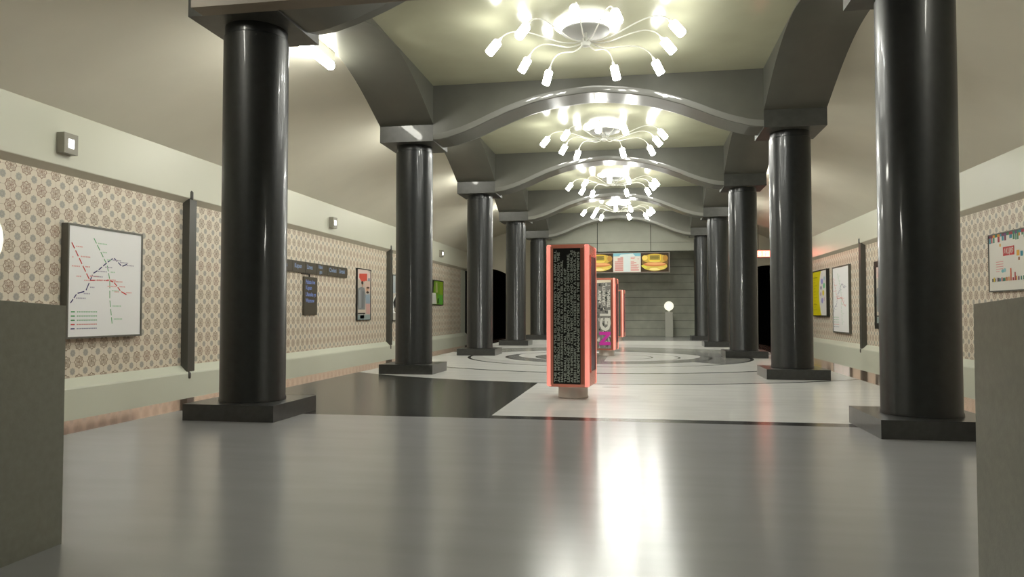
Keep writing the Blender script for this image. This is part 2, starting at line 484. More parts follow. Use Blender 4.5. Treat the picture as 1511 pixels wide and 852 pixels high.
# end blocks of the arcades, over the outer halves of the end columns
XTAB = [(0, 4.445), (.46, 4.405), (.88, 4.335), (1.2, 4.24), (1.45, 4.145), (1.86, 3.975), (2.2, 3.86), (2.4, 3.815), (2.51, 3.805)]
def cross_arch():
    bm = bmesh.new(); n = 48; L = W-A
    # cross-section in (y, dz): front face, thin tilted band, soffit, back slope
    sec = [(0, 0), (.003, -.030), (.0085, -.060), (.0165, -.088), (.035, -.098), (.62, -.085), (.86, -.02), (.88, 0)]
    rows = []
    for i in range(n+1):
        x = -L+2*L*i/n; z = smooth_interp(XTAB, abs(x))
        rows.append([bm.verts.new((x, 0, ZCEIL))]+[bm.verts.new((x, y, z+dz)) for y, dz in sec]+[bm.verts.new((x, .88, ZCEIL))])
    m = len(rows[0])
    for a, b in zip(rows, rows[1:]):
        for j in range(m):
            bm.faces.new((a[j], a[(j+1) % m], b[(j+1) % m], b[j])).material_index = 1 if j in (1, 2, 3) else 0
    bm.faces.new(rows[0]); bm.faces.new(rows[-1][::-1])
    return bm
x0 = obj('cross_arch', cross_arch(), [M_ARCH, M_BAND], smooth=True)
x0.data.set_sharp_from_angle(angle=.095)
for k in range(NC):
    o = x0 if k == 0 else x0.copy()
    if k: C.objects.link(o)
    o.location = (0, YC[k]-A, 0)
    tag(o, 'dark grey curved ceiling arch crossing the hall at the %s pair of columns' % bayn[k], 'arch', 'cross arches over the hall')
for s in (-1, 1):
    for y0, y1, w_ in ((YC[0]-A, YC[0], 'near'), (YC[-1], YC[-1]+A, 'far')):
        o = obj('arch_springer', B(*sorted((s*(W-A), s*(W+A))), y0, y1, ZT, ZCEIL), M_ARCH, bevel=.004)
        tag(o, 'grey masonry block above the %s end capital of the %s row' % (w_, 'left' if s < 0 else 'right'), 'block')

# ------------------------------------------------------------------ chandeliers
SPOTS = {}
def make_chandelier():
    t = thing('chandelier', '', 'chandelier')
    z0 = ZCEIL
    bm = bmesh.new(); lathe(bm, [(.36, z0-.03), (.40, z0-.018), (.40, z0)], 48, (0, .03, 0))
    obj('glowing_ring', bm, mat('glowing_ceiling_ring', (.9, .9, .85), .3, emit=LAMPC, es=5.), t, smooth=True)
    bm = bmesh.new(); lathe(bm, [(.27, z0-.125), (.30, z0-.115), (.30, z0-.10), (.06, z0-.09), (.06, z0-.03)], 48)
    obj('ceiling_plate', bm, mat('satin_grey_plate', (.35, .35, .33), .4), t, smooth=True)
    bm = bmesh.new(); lathe(bm, [(.02, 4.27), (.05, 4.28), (.065, 4.32), (.05, 4.37), (.03, 4.39), (.018, 4.40), (.018, z0-.12)], 24)
    obj('hub', bm, M_WHITE, t, smooth=True)
    tips = [(-1.11, -.25), (-.82, .45), (-.67, -.70), (-.60, 1.02), (-.05, -1.15), (.40, -.95), (1.08, -.50), (.99, .06), (.90, .84), (.33, .95)]
    for (x, y) in tips:
        R = math.hypot(x, y); ux, uy = x/R, y/R
        prof = [(.03, 4.335), (.16, 4.315), (.30, 4.325), (.45, 4.375), (.60, 4.425), (.74, 4.45), (.86, 4.43), (.93, 4.385), (.965, 4.34)]
        q = [(r*R/1.03, z) for r, z in prof]
        pts = []
        m = 28
        for i in range(m+1):
            f = i/m*(len(q)-1); tab_r = [(j, q[j][0]) for j in range(len(q))]; tab_z = [(j, q[j][1]) for j in range(len(q))]
            r = smooth_interp(tab_r, f); z = smooth_interp(tab_z, f)
            pts.append((ux*r, uy*r, z))
        bm = bmesh.new(); tube(bm, pts, .0085, 8)
        a = obj('arm', bm, M_WHITE, t, smooth=True)
        e = Vector(pts[-1]); d = Vector((ux*.62, uy*.62, -.78)).normalized()
        Mx = d.to_track_quat('Z', 'Y').to_matrix()
        bm = bmesh.new(); lathe(bm, [(.014, -.03), (.02, 0), (.022, .04)], 12, e, Mx)
        obj('lamp_holder', bm, M_WHITE, a, smooth=True)
        bm = bmesh.new(); lathe(bm, [(.034, .028), (.050, .036), (.054, .05), (.054, .215), (.049, .225), (.03, .228)], 18, e, Mx)
        obj('shade', bm, M_SHADE, a, smooth=True)
        L = SPOTS.get('l')
        if L is None:
            L = bpy.data.lights.new('shade_light', 'SPOT'); SPOTS['l'] = L
            L.energy = 19.; L.color = (1., 1., .93); L.spot_size = math.radians(165); L.spot_blend = .6; L.shadow_soft_size = .045
        lo = bpy.data.objects.new('shade_light', L); C.objects.link(lo); lo.parent = a
        lo.location = e+d*.235; lo.rotation_euler = (-d).to_track_quat('Z', 'Y').to_euler()
    return t
ch0 = make_chandelier()
for k in range(NC-1):
    c = ch0 if k == 0 else copy_tree(ch0)
    c.location = (.05, YC[k]+P/2-.02, 0)
    tag(c, 'white spider chandelier with ten glowing cylinder shades, %s from the camera' % ['nearest', 'second', 'third', 'farthest'][k], 'chandelier', 'chandeliers down the middle of the ceiling')

# tube lamps on the vault outside the arcades
def make_tube():
    t = thing('tube_light', '', 'light')
    obj('housing', B(-.05, .05, -.52, .52, 4.46, 4.59), M_WHITE, t, smooth=True, bevel=.008)
    bm = bmesh.new(); lathe(bm, [(.035, -.53), (.055, -.515), (.060, -.49), (.060, .49), (.055, .515), (.035, .53)], 16, (0, 0, 4.41), Matrix.Rotation(-PI/2, 3, 'X'))
    obj('diffuser', bm, M_TUBE, t, smooth=True)
    return t
t0 = make_tube(); first = True
for s in (-1, 1):
    for k in (range(NC-1) if s < 0 else range(2, NC-1)):
        o = t0 if first else copy_tree(t0); first = False
        o.location = (s*3.53, YC[k]+P/2, 0)
        tag(o, 'glowing tube lamp under the %s side vault behind the %s arcade arch' % ('left' if s < 0 else 'right', bayn[k]), 'light', 'tube lamps on the side vaults')

for s in (-1, 1):
    for y, w_ in ((3.99, 'beside'),):
        o = copy_tree(t0); o.location = (s*3.53, y, 0)
        tag(o, 'glowing tube lamp under the %s side vault %s the camera' % ('left' if s < 0 else 'right', w_), 'light', 'tube lamps on the side vaults')

# ------------------------------------------------------------------ pilaster bars on the tiled walls
def make_bar():
    t = thing('wall_bar', '', 'wall bar')
    obj('bar', B(-.125, 0, -.095, .095, .015, 2.825), M_DARKM, t, bevel=.008)
    for z0, z1 in ((2.825, 2.975), (-.10, .015)):
        bm = bmesh.new(); lathe(bm, [(.04, z0), (.045, z0+.02), (.045, z1-.03), (.02, z1)], 16, (-.10, .04, 0))
        obj('end_peg', bm, M_DARK, t, smooth=True)
    return t
b0 = make_bar()
for i, (s, y, lab) in enumerate(((-1, 11.06, 'dark grey vertical bar on left tiled wall between metro map and direction plates'), (-1, 21.0, 'dark grey vertical bar on left tiled wall between two tall posters'),
                        (1, 21.05, 'dark grey vertical bar on right tiled wall beside the tall metro map'))):
    o = b0 if i == 0 else copy_tree(b0)
    o.location = (s*XT, y, 0); o.rotation_euler = (0, 0, 0 if s > 0 else PI)
    tag(o, lab, 'wall bar', 'vertical bars on the tiled walls')

# small boxes with a lit square on the left frieze
def make_box():
    t = thing('signal_box', '', 'wall box')
    obj('casing', B(0, .11, -.115, .115, -.13, .13), mat('warm_grey_casing', (.33, .32, .27), .4), t, smooth=True, bevel=.02, bseg=3)
    obj('lit_window', B(.10, .114, -.045, .045, -.055, .055), M_LED, t)
    return t
s0 = make_box()
for i, (y, z, lab) in enumerate(((8.27, 3.12, 'small grey wall box with lit square, above the large metro map'), (16.6, 3.11, 'small grey wall box with lit square, above the direction plates'), (26.45, 3.15, 'small grey wall box with lit square, above the green poster'))):
    o = s0 if i == 0 else copy_tree(s0)
    o.location = (-XF, y, z); tag(o, lab, 'wall box', 'small lit boxes on the left frieze')

# ------------------------------------------------------------------ posters and maps
# face function: u runs to the right as seen by a viewer facing the wall, v up
def face_left(y0, z0, x):            # left wall, viewer looks towards -X: right = +Y
    return lambda u, v, h: (x+h, y0+u, z0+v)
def face_right(y1, z0, x):           # right wall, viewer looks towards +X: right = -Y
    return lambda u, v, h: (x-h, y1-u, z0+v)

def framed(name, label, cat, side, y0, y1, z0, z1, depth, fw, fmat, art, back=(246, 248, 250), group=None, extra=None):
    X = side*XT
    t = thing(name, label, cat, (X, (y0+y1)/2, z0), 0, group)
    s = -side  # towards the room
    def loc(bm): 
        for v in bm.verts: v.co -= Vector((X, (y0+y1)/2, z0))
        return bm
    bm = bmesh.new()
    for a in ((y0, y1, z0, z0+fw), (y0, y1, z1-fw, z1), (y0, y0+fw, z0+fw, z1-fw), (y1-fw, y1, z0+fw, z1-fw)):
        box(bm, *sorted((X, X+s*depth)), *a)
    obj('frame', loc(bm), fmat, t)
    bm = bmesh.new(); box(bm, *sorted((X, X+s*(depth-.012))), y0+fw, y1-fw, z0+fw, z1-fw)
    sh = obj('poster_sheet', loc(bm), flat(back), t)
    w, h = y1-y0-2*fw, z1-z0-2*fw
    xf = X+s*(depth-.012)
    F0 = face_left(y0+fw, z0+fw, xf) if side < 0 else face_right(y1-fw, z0+fw, xf)
    o = Vector((X, (y0+y1)/2, z0))
    F = lambda u, v, hh: tuple(Vector(F0(u, v, hh))-o)
    if art:
        A_ = art(w, h); A_.build('print', F, sh)
    if extra: extra(sh, F, w, h)
    return t

RED, GRN, BLU = (205, 45, 45), (60, 160, 90), (45, 45, 110)
def metro_map(w, h, lw=.016, faint=1.):
    a = Art()
    U = lambda x: x*w
    V = lambda y: (1-y)*h
    fr = lambda c: tuple(int(255-(255-x)*faint) for x in c)
    red = [(.03, .15), (.27, .485), (.54, .475), (.60, .49), (.70, .575), (.80, .61)]
    grn = [(.31, .085), (.50, .33), (.54, .47), (.545, .66), (.585, .90)]
    blu = [(.03, .70), (.11, .61), (.22, .585), (.27, .495), (.31, .42), (.38, .385), (.50, .305), (.59, .255), (.71, .33), (.80, .30)]
    a.line([(U(x), V(y)) for x, y in grn], lw*.8, fr(GRN), layer=1, dash=.12)
    a.line([(U(x), V(y)) for x, y in blu], lw, fr(BLU), layer=2, dash=.11)
    a.line([(U(x), V(y)) for x, y in red], lw, fr(RED), layer=3, dash=.11)
    rnd = random.Random(3)
    # names, too small to read: short strokes beside each stop
    def names(L, c, off):
        for (p, q) in zip(L, L[1:]):
            k = max(1, int(math.hypot(q[0]-p[0], q[1]-p[1])/.10))
            for i in range(k):
                t = (i+.5)/k; x = p[0]+(q[0]-p[0])*t+off; y = p[1]+(q[1]-p[1])*t+rnd.uniform(-.012, .012)
                n = rnd.randint(3, 6)
                for j in range(n):
                    x0 = x+j*.021
                    if x0 > .93 or x0 < .03: continue
                    a.rect(U(x0), V(y)-.007, U(x0+.015), V(y)+.009, fr(tuple(int(x_*.5+128) for x_ in c)), layer=4)
    names(red, (215, 90, 90), .03); names(grn, (110, 180, 130), .03); names(blu, (110, 105, 140), .03); names(red, (215, 110, 110), -.14)
    for i, c in enumerate((GRN, GRN, (40, 140, 70), RED, BLU)):
        y = .775+i*.038
        a.rect(U(.04), V(y)-.008, U(.09), V(y)+.008, fr(c), layer=2)
        for j in range(12):
            a.rect(U(.115+j*.022), V(y)-.008, U(.13+j*.022), V(y)+.008, fr(tuple(int(x_*.6+90) for x_ in c)), layer=2)
    return a
framed('metro_map', 'large framed metro line map on the left tiled wall', 'map', -1, 8.40, 9.86, .63, 2.135, .10, .025, M_FRAME, metro_map)
framed('metro_map', 'tall framed metro line map on the right tiled wall', 'map', 1, 22.35, 24.15, .36, 2.36, .07, .04, M_FRAME, lambda w, h: metro_map(w, h, .022, .8))

def people_poster(w, h):
    a = Art(); U = lambda x: x*w
    V = lambda y: (1-y)*h
    def P_(pts, c): a.poly([(U(x), V(y)) for x, y in pts], c)
    P_([(0, 0), (1, 0), (1, 1), (0, 1)], (196, 190, 180))
    P_([(.0, 0), (.75, 0), (1, .08), (1, .2), (0, .2)], (225, 205, 200))
    P_([(.13, .09), (.74, .07), (.72, .23), (.30, .24), (.12, .17)], (212, 88, 72))
    P_([(.55, .22), (.95, .22), (.98, .42), (.6, .45)], (214, 190, 178))
    a.ell(U(.38), V(.30), .07*w, .055*h, (190, 150, 130)); a.ell(U(.36), V(.265), .085*w, .035*h, (50, 40, 38))
    P_([(.04, .38), (.28, .35), (.52, .36), (.62, .50), (.56, .80), (.06, .80), (0, .60)], (132, 136, 138))
    P_([(.12, .42), (.22, .40), (.24, .76), (.16, .78)], (168, 172, 174)); P_([(.38, .42), (.46, .44), (.44, .76), (.36, .77)], (105, 108, 112))
    a.ell(U(.74), V(.385), .10*w, .045*h, (198, 160, 130)); a.ell(U(.80), V(.355), .12*w, .02*h, (90, 60, 45)); a.ell(U(.77), V(.45), .11*w, .025*h, (60, 45, 40))
    P_([(.60, .50), (.95, .48), (.98, .68), (.62, .68)], (150, 168, 184))
    P_([(.62, .68), (.98, .68), (.95, .90), (.66, .88)], (205, 165, 160))
    P_([(.02, .80), (.60, .80), (.62, .86), (.02, .86)], (205, 195, 180)); P_([(.04, .865), (.58, .865), (.60, .89), (.02, .89)], (45, 45, 45))
    P_([(.02, .90), (.98, .90), (.98, 1), (.02, 1)], (150, 165, 165)); P_([(.20, .91), (.52, .91), (.50, .98), (.2, .98)], (100, 120, 125))
    P_([(.80, .16), (.94, .16), (.92, .22), (.82, .22)], (120, 140, 160))
    return a
framed('poster', 'tall poster of a person in grey shirt under a red block', 'poster', -1, 18.50, 19.50, .76, 2.15, .05, .022, M_BFRAME, people_poster)
def grey_poster(w, h):
    a = Art(); U = lambda x: x*w
    V = lambda y: (1-y)*h
    def P_(pts, c): a.poly([(U(x), V(y)) for x, y in pts], c)
    P_([(0, 0), (1, 0), (1, .4), (0, .4)], (176, 190, 198))
    for i in range(5): P_([(.05+i*.07, .02), (.09+i*.07, .02), (.09+i*.07, .36), (.05+i*.07, .36)], (200, 208, 212))
    P_([(0, .4), (.3, .4), (.05, .55), (0, .55)], (205, 200, 190))
    P_([(.38, .30), (.60, .30), (.75, .50), (.8, .85), (.2, .82), (.05, .60), (.25, .48)], (34, 36, 36))
    P_([(.3, .5), (.36, .48), (.38, .62), (.32, .66)], (190, 190, 185))
    P_([(.1, .72), (.45, .72), (.5, .80), (.15, .80)], (170, 165, 155)); P_([(.0, .84), (1, .84), (1, 1), (0, 1)], (196, 196, 190))
    P_([(.35, .84), (.5, .84), (.5, .98), (.38, .98)], (70, 72, 70))
    return a
framed('poster', 'tall pale poster with a dark figure beyond the second wall bar', 'poster', -1, 21.35, 22.35, .72, 2.12, .05, .022, M_BFRAME, grey_poster)
def green_poster(w, h):
    a = Art(); U = lambda x: x*w
    V = lambda y: (1-y)*h
    def P_(pts, c): a.poly([(U(x), V(y)) for x, y in pts], c)
    P_([(0, 0), (1, 0), (1, 1), (0, 1)], (110, 150, 40))
    P_([(0, 0), (.55, 0), (.5, .55), (0, .55)], (30, 34, 30)); P_([(.32, .05), (.45, .05), (.44, .16), (.32, .18)], (170, 190, 190))
    P_([(0, .55), (.62, .52), (.68, .98), (0, .98)], (205, 208, 200))
    P_([(.62, .08), (.70, .05), (.72, .5), (.62, .5)], (160, 165, 110)); P_([(.85, .0), (1, .0), (1, .6), (.82, .55)], (130, 160, 40))
    P_([(.72, .55), (.98, .6), (.98, 1), (.78, 1)], (90, 165, 60)); P_([(.72, .75), (.8, .72), (.78, .95), (.70, .95)], (40, 80, 25))
    return a
framed('poster', 'wide bright green poster at the far end of the left tiled wall', 'poster', -1, 24.40, 27.20, 1.24, 2.16, .06, .03, M_BFRAME, green_poster)
def yellow_poster(w, h):
    a = Art(); n = 24
    a.rect(0, 0, w, h, (226, 226, 222))
    pts = [(0, 0)]+[(w*(.62-.16*math.cos((i/n-.5)*PI*.95)+.10*(1 if False else 0)), h*i/n) for i in range(n+1)]+[(0, h)]
    a.poly(pts, (216, 208, 20))
    for i in range(11): a.rect(.06*w, h*(.12+i*.07), w*(.20 if i % 4 else .30), h*(.128+i*.07), (150, 145, 30))
    a.rect(.06*w, .86*h, .36*w, .875*h, (90, 88, 40)); a.rect(.06*w, .24*h, .30*w, .25*h, (90, 88, 40))
    for (u, v, r, c) in ((.70, .76, .07, (150, 150, 215)), (.84, .66, .07, (120, 200, 150)), (.62, .62, .05, (120, 110, 150)), (.78, .50, .07, (225, 205, 60)), (.60, .48, .05, (190, 170, 185)), (.70, .33, .07, (150, 150, 210)), (.85, .36, .05, (210, 190, 200)), (.86, .82, .05, (170, 200, 215))):
        a.ell(u*w, v*h, r*w, r*h*.9, c)
    return a
framed('poster', 'yellow and white poster on the right wall beside the tall metro map', 'poster', 1, 24.75, 26.65, .84, 2.37, .10, .04, M_BFRAME, yellow_poster)
framed('poster', 'black framed poster on right wall between the dark bar and nearest column', 'poster', 1, 18.75, 20.06, .56, 2.26, .07, .15, M_BFRAME, people_poster)

def sale_poster(w, h):
    a = Art(); rnd = random.Random(11)
    a.rect(0, 0, w, h, (228, 226, 218))
    cols = [(60, 130, 110), (170, 60, 70), (220, 150, 50), (60, 140, 160), (110, 70, 120), (205, 90, 50), (70, 130, 90), (120, 60, 80)]
    x = 0.
    while x < w:
        ww = rnd.uniform(.05, .11)
        a.rect(x, h-.045, min(w, x+ww), h, rnd.choice(cols), layer=2)
        if rnd.random() < .75: a.rect(x+.01, h-.045-rnd.uniform(.04, .10), min(w, x+ww*.9), h-.045, rnd.choice(cols), layer=3)
        x += ww
    for (u, v, s_, c) in ((.37, .80, .05, (225, 170, 60)), (1.0, .93, .05, (210, 140, 60)), (.93, .62, .09, (225, 170, 60)), (1.05, .60, .08, (60, 140, 160)), (.98, .52, .05, (150, 90, 40))):
        a.rect(u, v*h-s_/2, u+s_, v*h+s_/2, c, layer=4)
    a.poly([(.49, .60*h), (.86, .60*h), (.86, .755*h), (.49, .755*h)], (196, 58, 58), layer=5)
    for i in range(5): a.rect(.24, h*(.50-i*.042), .24+(.25 if i < 4 else .12), h*(.512-i*.042), (220, 150, 150), layer=3)
    a.ell(.47, .34*h, .05, .03, (120, 185, 190), layer=4); a.ell(.54, .35*h, .04, .035, (150, 195, 200), layer=5)
    x = .10
    for i in range(22):
        ww = rnd.uniform(.02, .045); hh = rnd.uniform(.05, .075)
        if .66 < x < .74: hh = .20
        if .80 < x < .86: hh = .13
        a.rect(x, .16*h, x+ww, .16*h+hh, rnd.choice(cols+[(40, 35, 35), (215, 190, 60)]), layer=6); x += ww+rnd.uniform(.005, .04)
        if x > w-.05: break
    return a
def sale_text(sh, F, w, h):
    o = Vector(F(0, 0, 0)); uu = (Vector(F(1, 0, 0))-o); vv = (Vector(F(0, 1, 0))-o); nn = Vector(F(0, 0, 1))-o
    MX = Matrix.Translation(o+nn*.004) @ Matrix((uu, vv, nn)).transposed().to_4x4()
    text_mesh('lettering', [('АКЦИЯ', .52, .633*h)], .125, flat((235, 225, 215)), sh, MX, bold=.002, fit=.31)
framed('poster', 'white sale poster with red label and coloured squares, right wall', 'poster', 1, 11.95, 13.86, 1.32, 2.30, .06, .02, M_FRAME, sale_poster, extra=sale_text)

# direction plates and list board on the left wall
names = ['Nad', 'Palata', 'Luka', 'Pisaria', 'Spanov', 'Sever', 'Depo']
PLATE = mat('olive_brown_plate', (.085, .075, .055), .35)
BLUE = flat((150, 175, 215))
txtL = ['Gara', 'Kapan', 'Linea', 'Ulani\n  ges', 'Chelani', 'Sirtaki']
sides = ['leftmost', 'second from the left', 'third from the left', 'fourth from the left', 'second from the right', 'rightmost']
for i in range(6):
    y0 = 14.19+i*.605
    t = thing('direction_plate', 'brown station name plate in the row on the left wall, %s' % sides[i], 'sign', (-XT, y0+.3, 1.85), 0, 'row of station name plates')
    obj('plate', B(0, .045, -.297, .297, 0, .25), PLATE, t, bevel=.006)
    MX = Matrix.Translation((.047, 0, .10)) @ Matrix(((0, 0, 1, 0), (1, 0, 0, 0), (0, 1, 0, 0), (0, 0, 0, 1)))
    text_mesh('lettering', [(txtL[i], -.22, 0 if '\n' not in txtL[i] else .045)], .14 if '\n' not in txtL[i] else .11, BLUE, t, MX, bold=.003)
t = thing('station_list', 'brown upright board listing stations below the name plates', 'sign', (-XT, 15.70, .92), 0)
obj('board', B(0, .045, -.335, .335, 0, .855), PLATE, t, bevel=.006)
MX = Matrix.Translation((.047, -.27, 0)) @ Matrix(((0, 0, 1, 0), (1, 0, 0, 0), (0, 1, 0, 0), (0, 0, 0, 1)))
text_mesh('lettering', [('Palata lne', 0, .70), ('Kapan', 0, .57), ('Ulanska ys', 0, .42), ('Warsow', 0, .28)], .125, flat((130, 155, 225)), t, MX, bold=.003)
bm = bmesh.new(); box(bm, 0, .03, -.42, -.02, .905, .920); box(bm, 0, .03, -.035, -.015, .855, .92)
obj('bracket', bm, M_BFRAME, t)

# red display under the right vault
t = thing('led_display', 'glowing red train display hanging over the right track', 'display', (5.55, 28.9, 3.03), 0)
obj('casing', B(-.62, .62, 0, .10, 0, .30), mat('red_casing', (.25, .03, .02), .4), t, bevel=.01)
obj('screen', B(-.585, .585, -.006, .0, .03, .27), mat('lit_red_screen', (.5, .1, .08), .4, emit=(1., .16, .10), es=3.2), t)
MX = Matrix.Translation((0, -.010, .075)) @ Matrix(((1, 0, 0, 0), (0, 0, -1, 0), (0, 1, 0, 0), (0, 0, 0, 1)))
text_mesh('digits', [('4 12', -.42, 0)], .22, mat('bright_digits', (.9, .6, .5), .4, emit=(1., .62, .5), es=3.5), t, MX, bold=.006)
bm = bmesh.new()
for x in (-.4, .4): tube(bm, [(x, .05, .28), (x, .05, vz(5.55+x)-3.0)], .012)
obj('hanger_rod', bm, M_DARK, t)

# ------------------------------------------------------------------ advertising pylons
def make_pylon(front_art, text_fn=None, side_text=None):
    """local: +y away from camera, front face at y=0"""
    t = thing('advert_pylon', '', 'advertising pylon')
    w, d, z0, z1 = .48, .52, .135, 1.745
    bm = bmesh.new()
    base = rrect(w, d, .035, 5, 0, d/2)
    prism(bm, base, 'z', z0+.02, z1-.02)
    prism(bm, rrect(w-.03, d-.03, .03, 5, 0, d/2), 'z', z1-.02, z1)
    prism(bm, rrect(w-.03, d-.03, .03, 5, 0, d/2), 'z', z0, z0+.02)
    obj('body', bm, M_KIOSK, t, smooth=True)
    # rounded corner posts
    for sx in (-1, 1):
        for yy in (.022, d-.022):
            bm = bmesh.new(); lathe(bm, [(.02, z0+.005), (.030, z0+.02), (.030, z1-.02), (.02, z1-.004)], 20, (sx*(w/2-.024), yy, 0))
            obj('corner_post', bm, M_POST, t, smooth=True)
    # side frame and panel
    for sx in (-1, 1):
        bm = bmesh.new(); X0, X1 = sx*(w/2), sx*(w/2+.012)
        for a in ((.09, .105, z0+.16, z1-.12), (d-.105, d-.09, z0+.16, z1-.12), (.09, d-.09, z0+.16, z0+.175), (.09, d-.09, z1-.135, z1-.12)):
            box(bm, *sorted((X0, X1)), *a)
        fr_ = obj('side_frame', bm, M_KIOSK, t)
        obj('side_panel', B(*sorted((sx*(w/2), sx*(w/2+.004))), .105, d-.105, z0+.175, z1-.135), mat('dark_plum_print', (.10, .035, .075), .3), t)
    # front poster
    pu0, pu1, pv0, pv1 = -w/2+.076, w/2-.092, z0+.035, z1-.045
    pm, rgb = front_art
    obj('front_panel', B(pu0, pu1, -.006, .01, pv0, pv1), flat(rgb), t)
    obj('front_inlay', B(pu1+.002, w/2-.052, -.004, .01, pv0, pv1), M_KIOIN, t)
    if text_fn: text_fn(t, pu0, pu1, pv0, pv1)
    bm = bmesh.new(); lathe(bm, [(.172, 0), (.178, .008), (.170, .02), (.168, z0)], 32, (.015, d/2-.02, 0))
    obj('foot', bm, M_STEEL, t, smooth=True)
    return t
def front_MX(x, z, rot=True):
    base = Matrix(((1, 0, 0, 0), (0, 0, -1, 0), (0, 1, 0, 0), (0, 0, 0, 1)))
    return Matrix.Translation((x, -.0075, z)) @ base @ Matrix.Rotation(PI/2 if rot else 0, 4, 'Z')
PARA = ['THE MAJOR OF THE ISLANDS WAITED TO A NEW HELL', 'AS A MYSTERIOUS BLEND SPREAD RAPIDLY THROUGH THE', 'HALLS OF PARKINSON CASTLE, IN A MATTER OF HOURS,',
        'THE SMALL CAPITAL TURNED FROM A PLACE OF', 'LEARNING AND SCIENCE INTO A HIVE OF NIGHTMARE,', 'AS THE INFECTED CELLS WENT COLLAPSE AND ONE SIGNAL AS',
        'FLESH HUNGRY, A LITTLE CONCRETE ONLY A HANDFUL OF', 'STUDENTS MANAGE OUTSIDE AS THE PAYMENTS']
def para_text(t, u0, u1, v0, v1):
    n = len(PARA); step = (u1-u0-.012)/n
    L = v1-v0-.04
    fits = [1, .985, .92, .86, .97, 1, .99, .985]
    for i, s_ in enumerate(PARA):
        text_mesh('lettering', [(s_, 0, 0)], step*1.02, flat((158, 166, 158)), t, front_MX(u0+.006+step*(i+.86), v0+.02), bold=.0016, fit=L*fits[i])
def graffiti(t, u0, u1, v0, v1):
    a = Art(); rnd = random.Random(5); w, h = u1-u0, v1-v0
    a.rect(0, 0, w, h, (132, 130, 126), layer=0)
    for i in range(110):
        u, v = rnd.uniform(0, w*.86), rnd.uniform(0, h*.96); c = rnd.choice([(70, 70, 70), (105, 105, 102), (190, 188, 182), (150, 148, 145), (215, 212, 205), (60, 66, 60)])
        du, dv = rnd.uniform(.02, .06), rnd.uniform(.02, .09)
        k = rnd.uniform(-.02, .02)
        pts = [(u, v), (min(w, u+du), v+k), (min(w, u+du*.8), min(h, v+dv)), (u+.3*k, min(h, v+dv*.8))]
        a.poly([(max(0, p[0]), max(0, p[1])) for p in pts], c, layer=1+i % 3)
    a.poly([(0, h*.955), (w, h*.965), (w, h), (0, h)], (225, 215, 195), layer=4)  # cream strip paints the lit, reflecting top edge of the pylon
    a.build('print', lambda u, v, hh: (u0+u, -.0065-hh, v0+v), t)
    def word(nm, s_, size, x, z, c, b, fit):
        MX = Matrix.Translation((0, -.003, 0)) @ front_MX(u0+x, v0+z)
        text_mesh(nm, [(s_, 0, 0)], size, flat(c), t, MX, bold=b, fit=fit)
    word('lettering', 'N', .33, w*.93, h*.04, (214, 60, 176), .014, .30)
    word('lettering', 'G', .31, w*.93, h*.25, (222, 220, 214), .014, .30)
    word('lettering', 'L', .31, w*.93, h*.47, (222, 220, 214), .014, .13)
    word('lettering', 'NOT', .075, w*.30, h*.66, (214, 212, 206), .004, .30)
    word('lettering', 'GRAFFITI', .085, w*.60, h*.62, (214, 212, 206), .004, .44)
    word('lettering', 'TERMINAL', .085, w*.93, h*.60, (214, 212, 206), .004, .40)
k1 = make_pylon((None, (12, 14, 14)), para_text)
k1.location = (-.112, 8.315, 0); k1.rotation_euler = (0, 0, math.radians(-6.2))
tag(k1, 'coral red pylon with black panel of upright white text, nearest the camera', 'advertising pylon', 'pylons along the middle of the hall')
k2 = make_pylon((None, (130, 130, 126)), graffiti)
k2.location = (-.07, 16.61, 0); k2.rotation_euler = (0, 0, math.radians(-6.2))
tag(k2, 'coral red pylon with pink and white letters on grey graffiti', 'advertising pylon', 'pylons along the middle of the hall')
k3 = make_pylon((None, (78, 88, 80)))
k3.location = (-.07, 25.5, 0); k3.rotation_euler = (0, 0, math.radians(-6.2))
tag(k3, 'coral red pylon with plain dark green panel, farthest from the camera', 'advertising pylon', 'pylons along the middle of the hall')

# ------------------------------------------------------------------ parapet posts with globes
def make_parapet(x0, x1, y0, y1, zt, slope, globe_y, label, far=False):
    if far: xm = (x0+x1)/2; x0, x1 = xm-.15, xm+.15
    xc, yc = (x0+x1)/2, (y0+y1)/2
    t = thing('parapet_post', label, 'parapet', (xc, yc, 0), 0, 'stone posts at the steps')
    bm = bmesh.new()
    def zz(y): return zt+slope*(y1-y)
    hx, hy = (x1-x0)/2, (y1-y0)/2
    pts = [(-hy, 0), (hy, 0), (hy, zt), (-hy, zt+slope*(y1-y0))]
    prism(bm, pts, 'x', -hx, hx)
    obj('block', bm, M_LITSTONE if far else M_BLOCK, t, smooth=True, bevel=.03, bseg=4)
    zb = zz(globe_y)
    g = thing('globe_lamp', 'glowing white globe lamp on %s' % ('the far stone post' if far else ('the near left stone post' if xc < 0 else 'the near right stone post')), 'lamp', (xc, globe_y, zb), 0, 'globe lamps on the stone posts')
    bm = bmesh.new(); lathe(bm, [(.055, -.004), (.055, .012), (.035, .03), (.03, .075)], 24)
    obj('stem', bm, M_WHITE, g, smooth=True)
    bm = bmesh.new(); bmesh.ops.create_icosphere(bm, subdivisions=4, radius=.188)
    for v in bm.verts: v.co.z += .25
    obj('globe', bm, M_GLOBE, g, smooth=True)
    return t
make_parapet(-2.27, -1.73, 2.10, 2.785, 1.003, .055, 2.47, 'grey stone post at the left edge beside the camera')
make_parapet(1.815, 2.355, 2.10, 2.79, 1.003, .055, 2.47, 'grey stone post at the right edge beside the camera')
make_parapet(1.715, 2.09, 30.35, 30.72, .985, 0., 30.53, 'grey stone post lightened as if lit, standing before the far boarded wall', True)

